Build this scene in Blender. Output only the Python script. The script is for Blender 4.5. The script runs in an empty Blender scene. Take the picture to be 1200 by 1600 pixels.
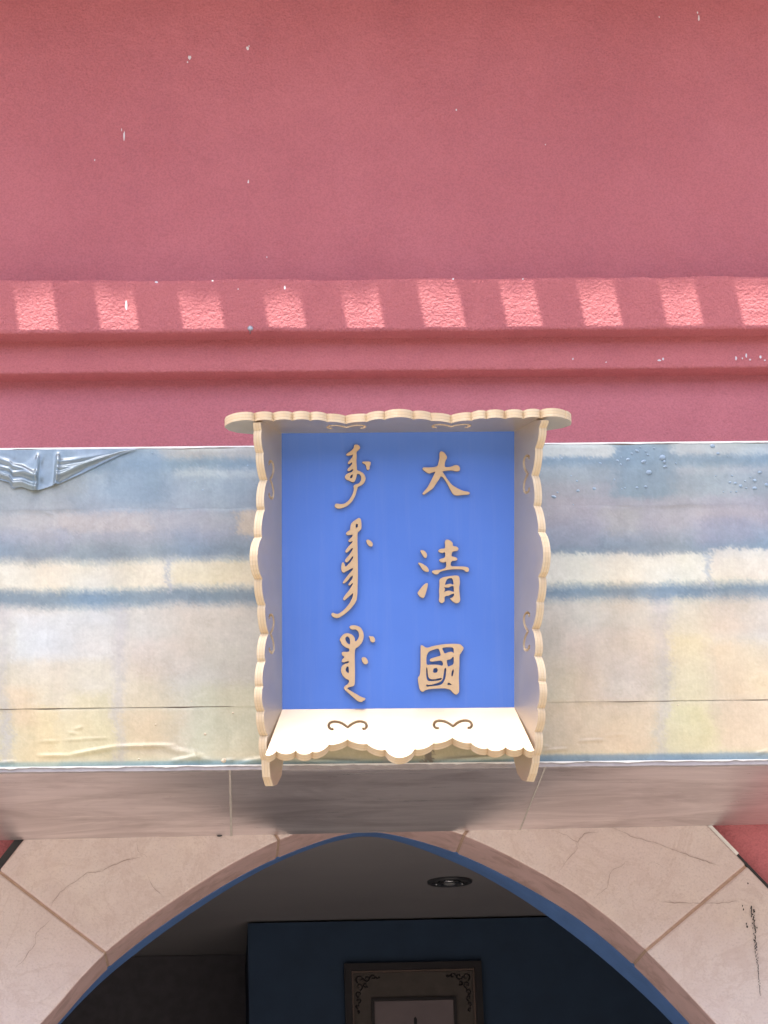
import bpy, bmesh, math, random
import numpy as np
from mathutils import Vector, Matrix, noise as mnoise
from mathutils.geometry import tessellate_polygon

random.seed(7); rng = np.random.default_rng(7)
scene = bpy.context.scene
C = scene.collection

# ------------------------------------------------------------------ camera
F = 4400.0                                # focal length in photo pixels (photo 1200 x 1600)
CAM = Vector((0.0, -9.75, 1.6))
def _basis():
    yc = Vector((-260, -1450, -F)).normalized()
    m = 0.01155; n = (-260 - 1450*m)/F
    xc = Vector((1, m, n)); xc -= yc*xc.dot(yc); xc.normalize()
    zc = xc.cross(yc)
    return Matrix((xc, yc, zc))           # rows = world axes in camera space -> world_from_cam
RC = _basis()
cam_d = bpy.data.cameras.new('camera'); cam = bpy.data.objects.new('camera', cam_d); C.objects.link(cam)
cam.matrix_world = Matrix.Translation(CAM) @ RC.to_4x4()
cam_d.sensor_fit = 'HORIZONTAL'; cam_d.sensor_width = 36.0; cam_d.lens = F/1200*36.0
cam_d.clip_start = 0.05; cam_d.clip_end = 2000
scene.camera = cam
def ray(px, py): return RC @ Vector((px-600, 800-py, -F))
def P(px, py, y):
    d = ray(px, py); return CAM + d*((y-CAM.y)/d.y)
def PZ(px, py, z):
    d = ray(px, py); return CAM + d*((z-CAM.z)/d.z)
def PP(px, py, o, n):
    d = ray(px, py); return CAM + d*((o-CAM).dot(n)/d.dot(n))

# ------------------------------------------------------------------ light
SUN = Vector((-0.15, -0.13, 1.0)).normalized()
w = bpy.data.worlds.new('World'); scene.world = w; w.use_nodes = True
nt = w.node_tree; nt.nodes.clear()
sky = nt.nodes.new('ShaderNodeTexSky'); sky.sky_type = 'NISHITA'; sky.sun_disc = False
sky.sun_elevation = math.asin(SUN.z); sky.sun_rotation = math.atan2(SUN.x, SUN.y)
sky.air_density = 0.7; sky.dust_density = 5.0; sky.ozone_density = 0.6
bg = nt.nodes.new('ShaderNodeBackground'); bg.inputs[1].default_value = 0.14
wo = nt.nodes.new('ShaderNodeOutputWorld')
nt.links.new(sky.outputs[0], bg.inputs[0]); nt.links.new(bg.outputs[0], wo.inputs[0])
sd = bpy.data.lights.new('sun', 'SUN'); so = bpy.data.objects.new('sun', sd); C.objects.link(so)
sd.energy = 3.0; sd.angle = math.radians(0.5); sd.color = (1.0, 0.95, 0.88)
so.rotation_euler = SUN.to_track_quat('Z', 'Y').to_euler(); so.location = (-3, -4, 20)
vs = scene.view_settings
vs.view_transform = 'Standard'; vs.look = 'None'; vs.gamma = 1.0; vs.use_curve_mapping = False
vs.exposure = 2.53
scene.render.engine = 'CYCLES'
scene.cycles.max_bounces = 10; scene.cycles.diffuse_bounces = 6

# ------------------------------------------------------------------ helpers
def lin(c):
    out = []
    for v in c[:3]:
        v = v/255.0
        out.append(v/12.92 if v <= 0.04045 else ((v+0.055)/1.055)**2.4)
    return tuple(out) + (1.0,)

class NB:                                  # tiny node-tree builder
    def __init__(s, name, rough=0.7, metal=0.0, spec=0.4):
        s.m = bpy.data.materials.new(name); s.m.use_nodes = True
        s.t = s.m.node_tree; s.b = s.t.nodes['Principled BSDF']
        s.b.inputs['Roughness'].default_value = rough; s.b.inputs['Metallic'].default_value = metal
        s.b.inputs['Specular IOR Level'].default_value = spec
        s._c = None
    def n(s, k, **kw):
        nd = s.t.nodes.new(k)
        for a, v in kw.items(): setattr(nd, a, v)
        return nd
    def l(s, a, b): s.t.links.new(a, b)
    def coord(s, scale=(1, 1, 1), kind='Object', rot=(0, 0, 0)):
        tc = s.n('ShaderNodeTexCoord'); mp = s.n('ShaderNodeMapping')
        mp.inputs['Scale'].default_value = scale; mp.inputs['Rotation'].default_value = rot
        s.l(tc.outputs[kind], mp.inputs[0]); return mp.outputs[0]
    def noise(s, scale, detail=4, rough=0.55, vec=None, dist=0.0):
        nd = s.n('ShaderNodeTexNoise'); nd.inputs['Scale'].default_value = scale
        nd.inputs['Detail'].default_value = detail; nd.inputs['Roughness'].default_value = rough
        nd.inputs['Distortion'].default_value = dist
        s.l(vec if vec is not None else s.coord(), nd.inputs['Vector']); return nd.outputs['Fac']
    def ramp(s, fac, stops):
        r = s.n('ShaderNodeValToRGB'); e = r.color_ramp.elements
        while len(e) < len(stops): e.new(0.5)
        for i, (p, c) in enumerate(stops): e[i].position = p; e[i].color = c
        s.l(fac, r.inputs[0]); return r.outputs[0]
    def mix(s, fac, a, b, mode='MIX'):
        m = s.n('ShaderNodeMix', data_type='RGBA', blend_type=mode)
        for sock, v in ((m.inputs[0], fac), (m.inputs[6], a), (m.inputs[7], b)):
            if hasattr(v, 'is_output'): s.l(v, sock)
            else: sock.default_value = v
        return m.outputs[2]
    def bump(s, h, dist=0.003, strength=0.6, prev=None):
        b = s.n('ShaderNodeBump'); b.inputs['Distance'].default_value = dist; b.inputs['Strength'].default_value = strength
        s.l(h, b.inputs['Height'])
        if prev is not None: s.l(prev, b.inputs['Normal'])
        return b.outputs[0]
    def color(s, c):
        if hasattr(c, 'is_output'): s.l(c, s.b.inputs['Base Color'])
        else: s.b.inputs['Base Color'].default_value = c
        return s
    def normal(s, o): s.l(o, s.b.inputs['Normal']); return s
    def rough(s, o): s.l(o, s.b.inputs['Roughness']); return s
def g(v): return (v, v, v, 1.0)
def sc(c, k): return (c[0]*k, c[1]*k, c[2]*k, 1.0)

M = {}
# red render: blotchy, grainy plaster
def stucco(name, c1, c2, c3, grain=95, dist=0.006):
    b = NB(name, rough=0.75, spec=0.3)
    big = b.noise(0.9, 5, 0.6); mid = b.noise(7, 5, 0.6); fine = b.noise(grain*1.6, 3)
    c = b.mix(b.ramp(big, [(0.35, g(0)), (0.68, g(1))]), c1, c2)
    c = b.mix(b.ramp(mid, [(0.42, g(0)), (0.72, g(0.55))]), c, c3)
    c = b.mix(0.35, c, b.ramp(fine, [(0.3, g(0.35)), (0.6, g(0.62))]), 'OVERLAY')
    b.color(c)
    h1 = b.noise(grain, 4, 0.6); h2 = b.noise(24, 3)
    n1 = b.bump(h2, 0.012, 0.5); b.normal(b.bump(h1, dist, 0.9, n1))
    return b.m
M['red'] = stucco('red_render', (0.58, 0.195, 0.212, 1), (0.49, 0.152, 0.166, 1), (0.48, 0.155, 0.175, 1))
M['red_ledge'] = stucco('red_ledge_render', (0.60, 0.185, 0.185, 1), (0.55, 0.165, 0.168, 1), (0.51, 0.150, 0.160, 1), grain=100, dist=0.012)
# stone facing
b = NB('stone_face', rough=0.7, spec=0.35)
c = b.mix(b.ramp(b.noise(2.2, 5, 0.6), [(0.35, g(0)), (0.65, g(1))]), (0.62, 0.54, 0.505, 1), (0.59, 0.49, 0.465, 1))
c = b.mix(b.ramp(b.noise(5, 6, 0.65), [(0.5, g(0)), (0.75, g(0.6))]), c, (0.66, 0.56, 0.49, 1))
c = b.mix(b.ramp(b.noise(130, 2, 0.6), [(0.50, g(0)), (0.72, g(0.45))]), c, (0.42, 0.34, 0.32, 1))
c = b.mix(b.ramp(b.noise(170, 3, 0.7), [(0.48, g(0)), (0.72, g(0.5))]), c, (0.66, 0.56, 0.48, 1))
c = b.mix(b.ramp(b.noise(3.2, 6, 0.7, dist=1.2), [(0.47, g(0)), (0.5, g(0.35)), (0.53, g(0))]), c, (0.46, 0.35, 0.31, 1))
c = b.mix(b.ramp(b.noise(14, 5, 0.65), [(0.45, g(0)), (0.7, g(0.5))]), c, (0.53, 0.425, 0.39, 1))
b.color(c); b.normal(b.bump(b.noise(110, 4), 0.003, 0.5, b.bump(b.noise(9, 4), 0.012, 0.35)))
M['stone'] = b.m
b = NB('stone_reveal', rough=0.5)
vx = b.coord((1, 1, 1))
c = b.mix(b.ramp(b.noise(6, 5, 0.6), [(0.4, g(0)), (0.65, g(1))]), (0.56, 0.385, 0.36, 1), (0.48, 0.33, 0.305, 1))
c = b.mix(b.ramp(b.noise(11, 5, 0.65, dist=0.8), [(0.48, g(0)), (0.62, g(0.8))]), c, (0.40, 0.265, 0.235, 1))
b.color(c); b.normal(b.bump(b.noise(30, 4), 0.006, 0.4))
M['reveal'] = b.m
def simple(name, c, rough=0.6, metal=0.0, var=0.12, scale=20, bump=0.0, spec=0.4):
    b = NB(name, rough=rough, metal=metal, spec=spec)
    b.color(b.mix(b.ramp(b.noise(scale, 4), [(0.3, g(0)), (0.7, g(1))]), sc(c, 1-var), sc(c, 1+var)))
    if bump: b.normal(b.bump(b.noise(scale*4, 4), bump, 0.5))
    return b.m
M['mortar'] = simple('mortar', (0.40, 0.28, 0.21), 0.9, scale=60, bump=0.003)
M['crack'] = simple('crack_dirt', (0.37, 0.29, 0.26), 0.9)
M['scuff'] = simple('black_scuff', (0.03, 0.028, 0.03), 0.8)
M['chip'] = simple('white_chip', (0.75, 0.72, 0.72), 0.7)
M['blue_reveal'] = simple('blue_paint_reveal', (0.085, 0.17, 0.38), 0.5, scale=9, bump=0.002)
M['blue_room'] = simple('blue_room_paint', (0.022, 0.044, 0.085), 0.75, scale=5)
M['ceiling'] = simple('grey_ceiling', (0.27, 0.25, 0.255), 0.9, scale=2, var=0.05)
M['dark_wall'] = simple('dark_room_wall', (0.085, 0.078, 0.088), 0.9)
M['floor'] = simple('room_floor', (0.16, 0.13, 0.12), 0.5)
M['white_trim'] = simple('white_trim', (0.72, 0.71, 0.68), 0.35, scale=12)
M['black_trim'] = simple('black_trim', (0.03, 0.03, 0.032), 0.5)
M['grey_trim'] = simple('grey_trim', (0.34, 0.31, 0.31), 0.6, scale=30)
M['core'] = simple('fascia_core', (0.33, 0.27, 0.21), 0.7)
M['unseen_eave'] = simple('eave_timber', (0.46, 0.24, 0.20), 0.7)
M['frame'] = simple('dark_frame', (0.022, 0.018, 0.02), 0.4)
M['bead'] = simple('frame_bead', (0.13, 0.09, 0.075), 0.4)
M['mat'] = simple('frame_mat', (0.085, 0.07, 0.062), 0.8)
M['paper'] = simple('frame_paper', (0.20, 0.16, 0.165), 0.9, var=0.04)
M['ink'] = simple('ink', (0.02, 0.02, 0.025), 0.8)
M['chrome'] = simple('lamp_chrome', (0.30, 0.30, 0.31), 0.25, metal=0.9)
M['lamp_dark'] = simple('lamp_dark', (0.05, 0.05, 0.055), 0.4)
M['lens'] = simple('lamp_lens', (0.3, 0.3, 0.3), 0.15)
M['metal'] = simple('galvanised', (0.42, 0.42, 0.43), 0.4, metal=0.7)
# soffit: brushed, hazy metal sheet
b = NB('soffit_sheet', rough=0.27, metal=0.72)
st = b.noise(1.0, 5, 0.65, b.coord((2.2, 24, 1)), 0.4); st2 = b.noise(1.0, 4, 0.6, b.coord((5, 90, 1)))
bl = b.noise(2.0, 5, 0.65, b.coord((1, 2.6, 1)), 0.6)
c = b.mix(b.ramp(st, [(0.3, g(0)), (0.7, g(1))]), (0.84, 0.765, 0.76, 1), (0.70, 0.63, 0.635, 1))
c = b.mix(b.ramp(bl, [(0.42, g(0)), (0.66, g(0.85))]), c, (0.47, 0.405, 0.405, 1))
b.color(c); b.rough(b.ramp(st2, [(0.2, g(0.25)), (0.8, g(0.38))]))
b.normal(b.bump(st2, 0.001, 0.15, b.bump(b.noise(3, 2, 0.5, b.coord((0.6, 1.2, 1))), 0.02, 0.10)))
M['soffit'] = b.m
M['tape'] = simple('seam_tape', (0.46, 0.42, 0.38), 0.5)
# plaque
b = NB('cream_paint', rough=0.32, metal=0.8, spec=0.5)
c = b.mix(b.ramp(b.noise(4, 4), [(0.35, g(0)), (0.7, g(1))]), (0.68, 0.565, 0.425, 1), (0.61, 0.505, 0.385, 1))
b.color(c); b.normal(b.bump(b.noise(220, 3), 0.0006, 0.4)); b.rough(b.ramp(b.noise(9, 4), [(0.3, g(0.36)), (0.7, g(0.48))]))
M['cream'] = b.m
b = NB('ply_edge', rough=0.6)                                    # the cut edge shows the layers of the board
z = b.n('ShaderNodeSeparateXYZ'); b.l(b.coord((1, 1, 1)), z.inputs[0])
wv = b.n('ShaderNodeMath', operation='MULTIPLY'); wv.inputs[1].default_value = 1/0.027; b.l(z.outputs[2], wv.inputs[0])
ad = b.n('ShaderNodeMath', operation='MULTIPLY_ADD'); ad.inputs[1].default_value = 0.05; b.l(b.noise(14, 3), ad.inputs[0]); b.l(wv.outputs[0], ad.inputs[2])
ab = b.n('ShaderNodeMath', operation='ABSOLUTE'); b.l(ad.outputs[0], ab.inputs[0])
ply = b.ramp(ab.outputs[0], [(0.0, (0.60, 0.47, 0.30, 1)), (0.14, (0.62, 0.50, 0.33, 1)), (0.19, (0.42, 0.32, 0.21, 1)), (0.25, (0.64, 0.53, 0.37, 1)), (0.5, (0.60, 0.48, 0.32, 1))])
c = b.mix(b.ramp(b.noise(22, 5), [(0.35, g(0.1)), (0.75, g(0.75))]), ply, (0.50, 0.35, 0.20, 1))
b.color(c); b.normal(b.bump(b.noise(150, 3), 0.001, 0.4))
M['ply'] = b.m
b = NB('blue_panel', rough=0.42)
c = b.mix(b.ramp(b.noise(3, 3), [(0.35, g(0)), (0.7, g(1))]), (0.080, 0.185, 0.57, 1), (0.072, 0.168, 0.53, 1))
c = b.mix(b.ramp(b.noise(1.0, 5, 0.7, b.coord((26, 1.2, 1))), [(0.5, g(0)), (0.8, g(0.10))]), c, (0.30, 0.36, 0.55, 1))
b.rough(b.ramp(b.noise(5, 5, 0.65), [(0.3, g(0.36)), (0.7, g(0.52))]))
b.color(c); b.normal(b.bump(b.noise(260, 2), 0.0004, 0.3))
M['blue'] = b.m
M['letter'] = simple('letter_tan', (0.53, 0.37, 0.215), 0.5, var=0.06, scale=30, bump=0.0006)
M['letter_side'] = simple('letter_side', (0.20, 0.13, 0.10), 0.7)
# printed film
def film(name, attr, colr=None, rough=0.42):
    b = NB(name, rough=rough, spec=0.45)
    if attr:
        a = b.n('ShaderNodeVertexColor'); a.layer_name = 'print'; base = a.outputs[0]
    else: base = b.mix(0.0, colr, colr)
    fib = b.noise(1.0, 5, 0.7, b.coord((130, 1, 9))); spk = b.noise(75, 4, 0.7)
    c = b.mix(0.10, base, b.ramp(fib, [(0.32, g(0.38)), (0.7, g(0.68))]), 'OVERLAY')
    c = b.mix(0.20, c, b.ramp(spk, [(0.32, g(0.34)), (0.7, g(0.66))]), 'OVERLAY')
    blotch = b.noise(5, 5, 0.6)
    c = b.mix(0.30, c, b.ramp(blotch, [(0.3, (0.52, 0.46, 0.44, 1)), (0.5, g(0.5)), (0.72, (0.52, 0.55, 0.48, 1))]), 'OVERLAY')
    b.color(c)
    b.normal(b.bump(fib, 0.0008, 0.10, b.bump(b.noise(12, 3, 0.5, b.coord((0.6, 1, 1.4))), 0.005, 0.18)))
    return b.m
M['film'] = film('printed_film', True)
M['film_loose'] = film('loose_film', True, rough=0.17)
M['film_loose'].node_tree.nodes['Principled BSDF'].inputs['Metallic'].default_value = 0.34
M['bubble'] = film('film_bubble', False, (0.24, 0.32, 0.40, 1), 0.35)
b = NB('paving', rough=0.85)
c = b.mix(b.ramp(b.noise(0.6, 5), [(0.35, g(0)), (0.7, g(1))]), (0.15, 0.138, 0.122, 1), (0.125, 0.115, 0.10, 1))
b.color(c); b.normal(b.bump(b.noise(40, 4), 0.004, 0.4)); M['ground'] = b.m

def mesh_obj(name, verts, faces, mats, parent=None, smooth=False, loc=None):
    me = bpy.data.meshes.new(name); me.from_pydata([tuple(v) for v in verts], [], faces); me.update()
    bm = bmesh.new(); bm.from_mesh(me); bmesh.ops.recalc_face_normals(bm, faces=bm.faces); bm.to_mesh(me); bm.free()
    for m in (mats if isinstance(mats, (list, tuple)) else [mats]): me.materials.append(m)
    if smooth:
        for p in me.polygons: p.use_smooth = True
    o = bpy.data.objects.new(name, me); C.objects.link(o)
    if parent is not None: o.parent = parent
    if loc is not None: o.location = loc
    return o
def empty(name, loc, label=None, cat=None, group=None):
    o = bpy.data.objects.new(name, None); C.objects.link(o); o.location = loc; o.empty_display_size = 0.2
    tag(o, label, cat, group); return o
def tag(o, label=None, cat=None, group=None, kind=None):
    if label: o['label'] = label
    if cat: o['category'] = cat
    if group: o['group'] = group
    if kind: o['kind'] = kind
    return o
def keep(o, parent):                       # parent without moving (parents are unrotated empties)
    o.parent = parent; o.matrix_parent_inverse = Matrix.Translation(parent.location).inverted(); return o
def box(name, lo, hi, mat, parent=None):
    x0, y0, z0 = lo; x1, y1, z1 = hi
    v = [(x0,y0,z0),(x1,y0,z0),(x1,y1,z0),(x0,y1,z0),(x0,y0,z1),(x1,y0,z1),(x1,y1,z1),(x0,y1,z1)]
    f = [(0,1,2,3),(4,5,6,7),(0,1,5,4),(1,2,6,5),(2,3,7,6),(3,0,4,7)]
    o = mesh_obj(name, v, f, mat)
    if parent is not None: keep(o, parent)
    return o
def slab(name, quad, off, mat, parent=None):   # a quad (or polygon) given thickness along off
    n = len(quad); off = Vector(off)
    v = [Vector(q) for q in quad] + [Vector(q)+off for q in quad]
    f = [tuple(range(n)), tuple(range(2*n-1, n-1, -1))] + [(i, (i+1) % n, n+(i+1) % n, n+i) for i in range(n)]
    o = mesh_obj(name, v, f, mat)
    if parent is not None: keep(o, parent)
    return o
def bevel(o, wd, seg=2):
    m = o.modifiers.new('bevel', 'BEVEL'); m.width = wd; m.segments = seg; m.limit_method = 'ANGLE'; m.angle_limit = math.radians(40)
def chaikin(p, it=1, keep_sharp=None):
    for _ in range(it):
        q = []
        for i in range(len(p)):
            a, b_ = Vector(p[i]), Vector(p[(i+1) % len(p)])
            q += [a*0.78+b_*0.22, a*0.22+b_*0.78]
        p = q
    return [tuple(v) for v in p]
def area2(p): return sum(p[i][0]*p[(i+1) % len(p)][1]-p[(i+1) % len(p)][0]*p[i][1] for i in range(len(p)))
def plate(name, loops_list, half, mats, xf, parent=None, two=True):
    """2-D outlines with holes -> a flat plate of thickness 2*half. loops_list = [[outer, hole, ...], ...]; mats = [face, edge]"""
    V = []; Fc = []; mi = []
    for loops in loops_list:
        L = []
        for k, lp in enumerate(loops):
            lp = [(a[0], a[1]) for a in lp]
            if (area2(lp) > 0) != (k == 0): lp = lp[::-1]
            L.append(lp)
        flat = [p for lp in L for p in lp]
        tris = tessellate_polygon([[Vector((p[0], p[1], 0)) for p in lp] for lp in L])
        b0 = len(V); n = len(flat)
        V += [(p[0], p[1], half) for p in flat] + [(p[0], p[1], -half) for p in flat]
        for t in tris:
            a, b_, c_ = t
            pa, pb, pc = flat[a], flat[b_], flat[c_]
            cr = (pb[0]-pa[0])*(pc[1]-pa[1])-(pb[1]-pa[1])*(pc[0]-pa[0])
            if abs(cr) < 1e-12: continue
            if cr < 0: b_, c_ = c_, b_
            Fc.append((b0+a, b0+b_, b0+c_)); mi.append(0)
            Fc.append((b0+n+a, b0+n+c_, b0+n+b_)); mi.append(0)
        s = b0
        for lp in L:
            k = len(lp)
            for i in range(k):
                j = (i+1) % k
                Fc.append((s+i, s+n+i, s+n+j, s+j)); mi.append(1)
            s += k
    me = bpy.data.meshes.new(name); me.from_pydata(V, [], Fc)
    for m in mats: me.materials.append(m)
    me.polygons.foreach_set('material_index', mi); me.update()
    o = bpy.data.objects.new(name, me); C.objects.link(o)
    if parent is not None:
        o.parent = parent
    o.matrix_local = xf
    return o

# ------------------------------------------------------------------ ground
gr = mesh_obj('ground', [(-400,-400,0),(400,-400,0),(400,400,0),(-400,400,0)], [(0,1,2,3)], M['ground']); tag(gr, kind='structure')

# unseen building added behind the camera to close off the low sky
BY = -27.0
ob = empty('added_street_building', (0, BY, 0), 'unseen long plain brown building added behind the camera to block low sky', 'building')
M['far_wall'] = simple('far_wall', (0.20, 0.165, 0.14), 0.85, scale=1.5)
M['far_glass'] = simple('far_glass', (0.04, 0.045, 0.05), 0.15)
M['far_frame'] = simple('far_frame', (0.35, 0.33, 0.30), 0.6)
box('wall', (-38, BY-10, 0), (38, BY, 12.0), M['far_wall'], ob)
box('cornice', (-38.3, BY-10.3, 12.001), (38.3, BY+0.5, 12.5), M['far_frame'], ob)
for j in range(3):
    for i in range(-9, 10):
        x = i*3.9; z = 1.2+j*3.6
        wf = box('window', (x-0.8, BY+0.001, z), (x+0.8, BY+0.09, z+1.9), M['far_frame'], ob)
        box('pane', (x-0.7, BY+0.091, z+0.1), (x+0.7, BY+0.10, z+1.8), M['far_glass'], wf) if False else None
        keep(box('pane', (x-0.7, BY+0.091, z+0.1), (x+0.7, BY+0.10, z+1.8), M['far_glass']), ob).parent = wf

# ------------------------------------------------------------------ arch profile (x, z) in the plane of the wall
B_px = [(92,1598),(133,1550),(167,1513),(217,1473),(258,1443),(333,1393),(385,1364),(432,1341),(485,1320),(534,1304),(572,1299),(611,1303),(660,1316),(705,1330),(740,1345),(780,1364),(832,1392),(885,1423),(930,1456),(976,1495),(1025,1544),(1077,1600)]
C_px = [(104,1590),(143,1548),(176,1518),(226,1479),(267,1448),(338,1400),(388,1370),(434,1346),(486,1325),(534,1311),(569,1305),(604,1309),(650,1323),(693,1340),(728,1355),(768,1375),(818,1405),(868,1440),(912,1473),(955,1509),(1003,1551),(1051,1600)]
D_STONE = 0.32; D_BLUE = 0.52
def xz(p, y): v = P(p[0], p[1], y); return (v.x, v.z)
def with_legs(prof):
    prof = [prof[0]] + [tuple(0.2*prof[i-1][k]+0.6*prof[i][k]+0.2*prof[i+1][k] for k in (0, 1)) for i in range(1, len(prof)-1)] + [prof[-1]]
    xl, zl = prof[0]; xr, zr = prof[-1]
    legL = [(xl-0.86, 0.0), (xl-0.86, 0.9), (xl-0.84, zl-1.35), (xl-0.72, zl-0.95), (xl-0.50, zl-0.58), (xl-0.22, zl-0.24)]
    legR = [(xr+0.20, zr-0.24), (xr+0.46, zr-0.58), (xr+0.68, zr-0.95), (xr+0.80, zr-1.35), (xr+0.82, 0.9), (xr+0.82, 0.0)]
    return legL + prof + legR
def resample(pts):                          # Catmull-Rom
    out = []
    for i in range(len(pts)-1):
        p0 = Vector(pts[max(i-1, 0)]); p1 = Vector(pts[i]); p2 = Vector(pts[i+1]); p3 = Vector(pts[min(i+2, len(pts)-1)])
        for t in (0, 0.25, 0.5, 0.75):
            out.append(tuple(0.5*((2*p1)+(p2-p0)*t+(2*p0-5*p1+4*p2-p3)*t*t+(3*p1-p0-3*p2+p3)*t**3)))
    out.append(pts[-1]); return out
raw = with_legs([xz(p, D_STONE) for p in B_px]); xl, zl = raw[6]; xr, zr = raw[-7]
arch_in = resample(with_legs([xz(p, D_BLUE) for p in C_px]))
arch = resample(raw)
def offset(poly, d):
    out = []
    for i, p in enumerate(poly):
        a = Vector(poly[max(i-1, 0)]); b_ = Vector(poly[min(i+1, len(poly)-1)]); t = (b_-a).normalized()
        out.append((p[0]-t.y*d, p[1]+t.x*d))
    return out
XFY = Matrix(((1,0,0,0),(0,0,-1,0),(0,1,0,0),(0,0,0,1)))       # plate (x, y) -> world (x, z), plate +z -> -y
def wall_plate(name, lo, hi, opening, y0, y1, mats, parent):
    x0, z0 = lo; x1, z1 = hi
    outl = [(x0, z0)] + opening + [(x1, z0), (x1, z1), (x0, z1)]
    o = plate(name, [[outl]], (y1-y0)/2, mats, Matrix.Translation((0, (y0+y1)/2, 0)) @ XFY)
    return keep(o, parent)

# ------------------------------------------------------------------ the red building
WALL_Y = 0.05
bld = empty('red_building', (0, 0.2, 0), 'red rendered building front with a stepped ledge crossed by slanting sun patches', 'building')
y517 = 517; 
zledge_top = P(600, 433, -0.105).z; zledge_bot = P(600, 517, -0.105).z
zstep_bot = P(600, 573, -0.07).z
wall_plate('lower_wall', (-6, 0.0), (6, zstep_bot+0.05), offset(arch, 0.09), WALL_Y, D_STONE-0.002, [M['red'], M['red']], bld)
# a horizontal course with slightly hand-run edges
def course(name, x0, x1, ya, yb, za, zb, mat, parent, amp=0.004, seed=0, rnd=0.012, slope=0.0):
    xs = np.arange(x0, x1+0.001, 0.03); V = []; Fc = []
    prof_n = 12
    for i, x in enumerate(xs):
        def nz(k, f=3.0): return amp*(mnoise.noise(Vector((x*f, k*7.3+seed, 0)))+0.6*mnoise.noise(Vector((x*f*5, k*3.1+seed, 4))))
        z1 = zb+nz(1)+slope*x; z0 = za+nz(2)*0.6+slope*x; y0 = ya+nz(3)*0.8
        ring = [(yb, z0), (y0+rnd*0.6, z0), (y0+rnd*0.15, z0+rnd*0.25), (y0, z0+rnd*0.8), (y0, z0+rnd*1.1),
                (y0, z0+(z1-z0)*0.5), (y0, z1-rnd*1.6), (y0, z1-rnd*1.2), (y0+rnd*0.3, z1-rnd*0.35), (y0+rnd*1.2, z1), (yb, z1+0.004), (yb, (z0+z1)/2)]
        V += [(x, a, b_) for a, b_ in ring]
    m = len(xs)
    for i in range(m-1):
        for k in range(prof_n):
            a = i*prof_n+k; b_ = i*prof_n+(k+1) % prof_n
            Fc.append((a, b_, b_+prof_n, a+prof_n))
    Fc += [tuple(range(prof_n)), tuple(range((m-1)*prof_n, m*prof_n))]
    o = mesh_obj(name, V, Fc, mat, smooth=True); return keep(o, parent)
course('ledge_step', -6, 6, -0.03, 0.2, zstep_bot, zledge_bot+0.03, M['red_ledge'], bld, 0.003, 3, 0.012)
ledge = course('ledge', -6, 6, -0.105, 0.3, zledge_bot, zledge_top, M['red_ledge'], bld, 0.007, 11, 0.016)
UPW_Y = 0.20
upw = box('upper_wall', (-6, UPW_Y, zledge_top-0.03), (6, 0.5, 8.3), M['red'], bld)

# added eave, out of view: shades the wall, open strip shapes the sun patches
EZ = 7.45
def sunback(p, z): k = (z-p.z)/SUN.z; return p + SUN*k
pc = [58, 188, 316, 447, 568, 692, 817, 940, 1065, 1190]
cent = [sunback(P(x, 485, -0.105), EZ).x for x in pc]
pitch = (cent[-1]-cent[0])/9
yb_ = sunback(P(600, 454, -0.105), EZ).y; yf_ = sunback(P(600, 545, -0.105), EZ).y
slotA, slotB = min(yb_, yf_)-0.16, max(yb_, yf_)
tops = [464, 467, 474, 474, 460, 457, 450, 452, 452, 450]
for i, x in enumerate(cent):
    yq = sunback(P(pc[i], tops[i]+4, -0.105), EZ).y
    if yq < slotB-0.002: box('unseen_eave_batten', (x-0.12, yq, EZ+0.0125), (x+0.12, slotB-0.001, EZ+0.11), M['unseen_eave'], bld)  # added battens trim the top of each sun patch
unseen_eave = box('unseen_eave', (-6, -1.72, EZ+0.012), (6, slotA, EZ+0.12), M['unseen_eave'], bld)
box('unseen_eave_board', (-6, slotB, EZ+0.012), (6, UPW_Y-0.003, EZ+0.12), M['unseen_eave'], bld)
k = -18
wpatch = 0.150
xs = [cent[0]+pitch*i for i in range(-16, 0)] + cent + [cent[-1]+pitch*i for i in range(1, 14)]
for i in range(len(xs)-1):
    j0, j1 = random.uniform(-0.012, 0.010), random.uniform(-0.010, 0.012)
    box('unseen_rafter', (xs[i]+wpatch/2+j0, -1.68, EZ-0.05), (xs[i+1]-wpatch/2+j1, UPW_Y-0.005, EZ+0.010), M['unseen_eave'], bld)

# chips of lost paint
def blob(name, px, py, y, rx, rz, mat, parent, n=9, th=0.0015):
    c0 = P(px, py, y); pts = []
    s = Vector((px, py)).length
    for i in range(n):
        a = 2*math.pi*i/n; r = 0.65+0.5*random.random()
        pts.append(Vector((c0.x+math.cos(a)*rx*r, y, c0.z+math.sin(a)*rz*r)))
    return slab(name, pts, (0, -th, 0), mat, parent)
for px, py, rx, rz in [(296,90,4,5),(293,97,1.6,2),(387,76,3,4.5),(389,72,1.5,1.5),(194,212,1.6,10),(190,203,1,4),(1092,28,2,8),(1090,20,1.4,3),(388,284,1.6,4),(713,172,1.6,2),(148,250,1,2),(852,226,1,1.4),(1030,27,1,2),(417,402,1,1.5)]:
    blob('paint_chip', px, py, UPW_Y-0.001, rx*0.0021, rz*0.0021, M['chip'], bld)
for px, py, rx, rz in [(197,477,2,9),(244,441,3.5,1.6),(332,439,2,1.4),(445,450,1.4,4),(708,436,1.6,1.4),(372,452,1,1.4),(817,436,1.3,1.2)]:
    blob('paint_chip', px, py, -0.225, rx*0.0021, rz*0.0021, M['chip'], bld)
for px, py, rx, rz in [(1030,563,4,2.2),(1036,561,2,3),(1150,560,2,4),(1166,555,2.2,5),(1172,562,2,2),(1188,558,2.2,4),(1195,563,2,2),(895,561,1.4,3),(947,566,1.6,1.2),(1160,560,1.4,2.2)]:
    blob('paint_chip', px, py, -0.034, rx*0.0019, rz*0.0019, M['chip'], bld)
hp = P(391, 516, -0.12)
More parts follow.
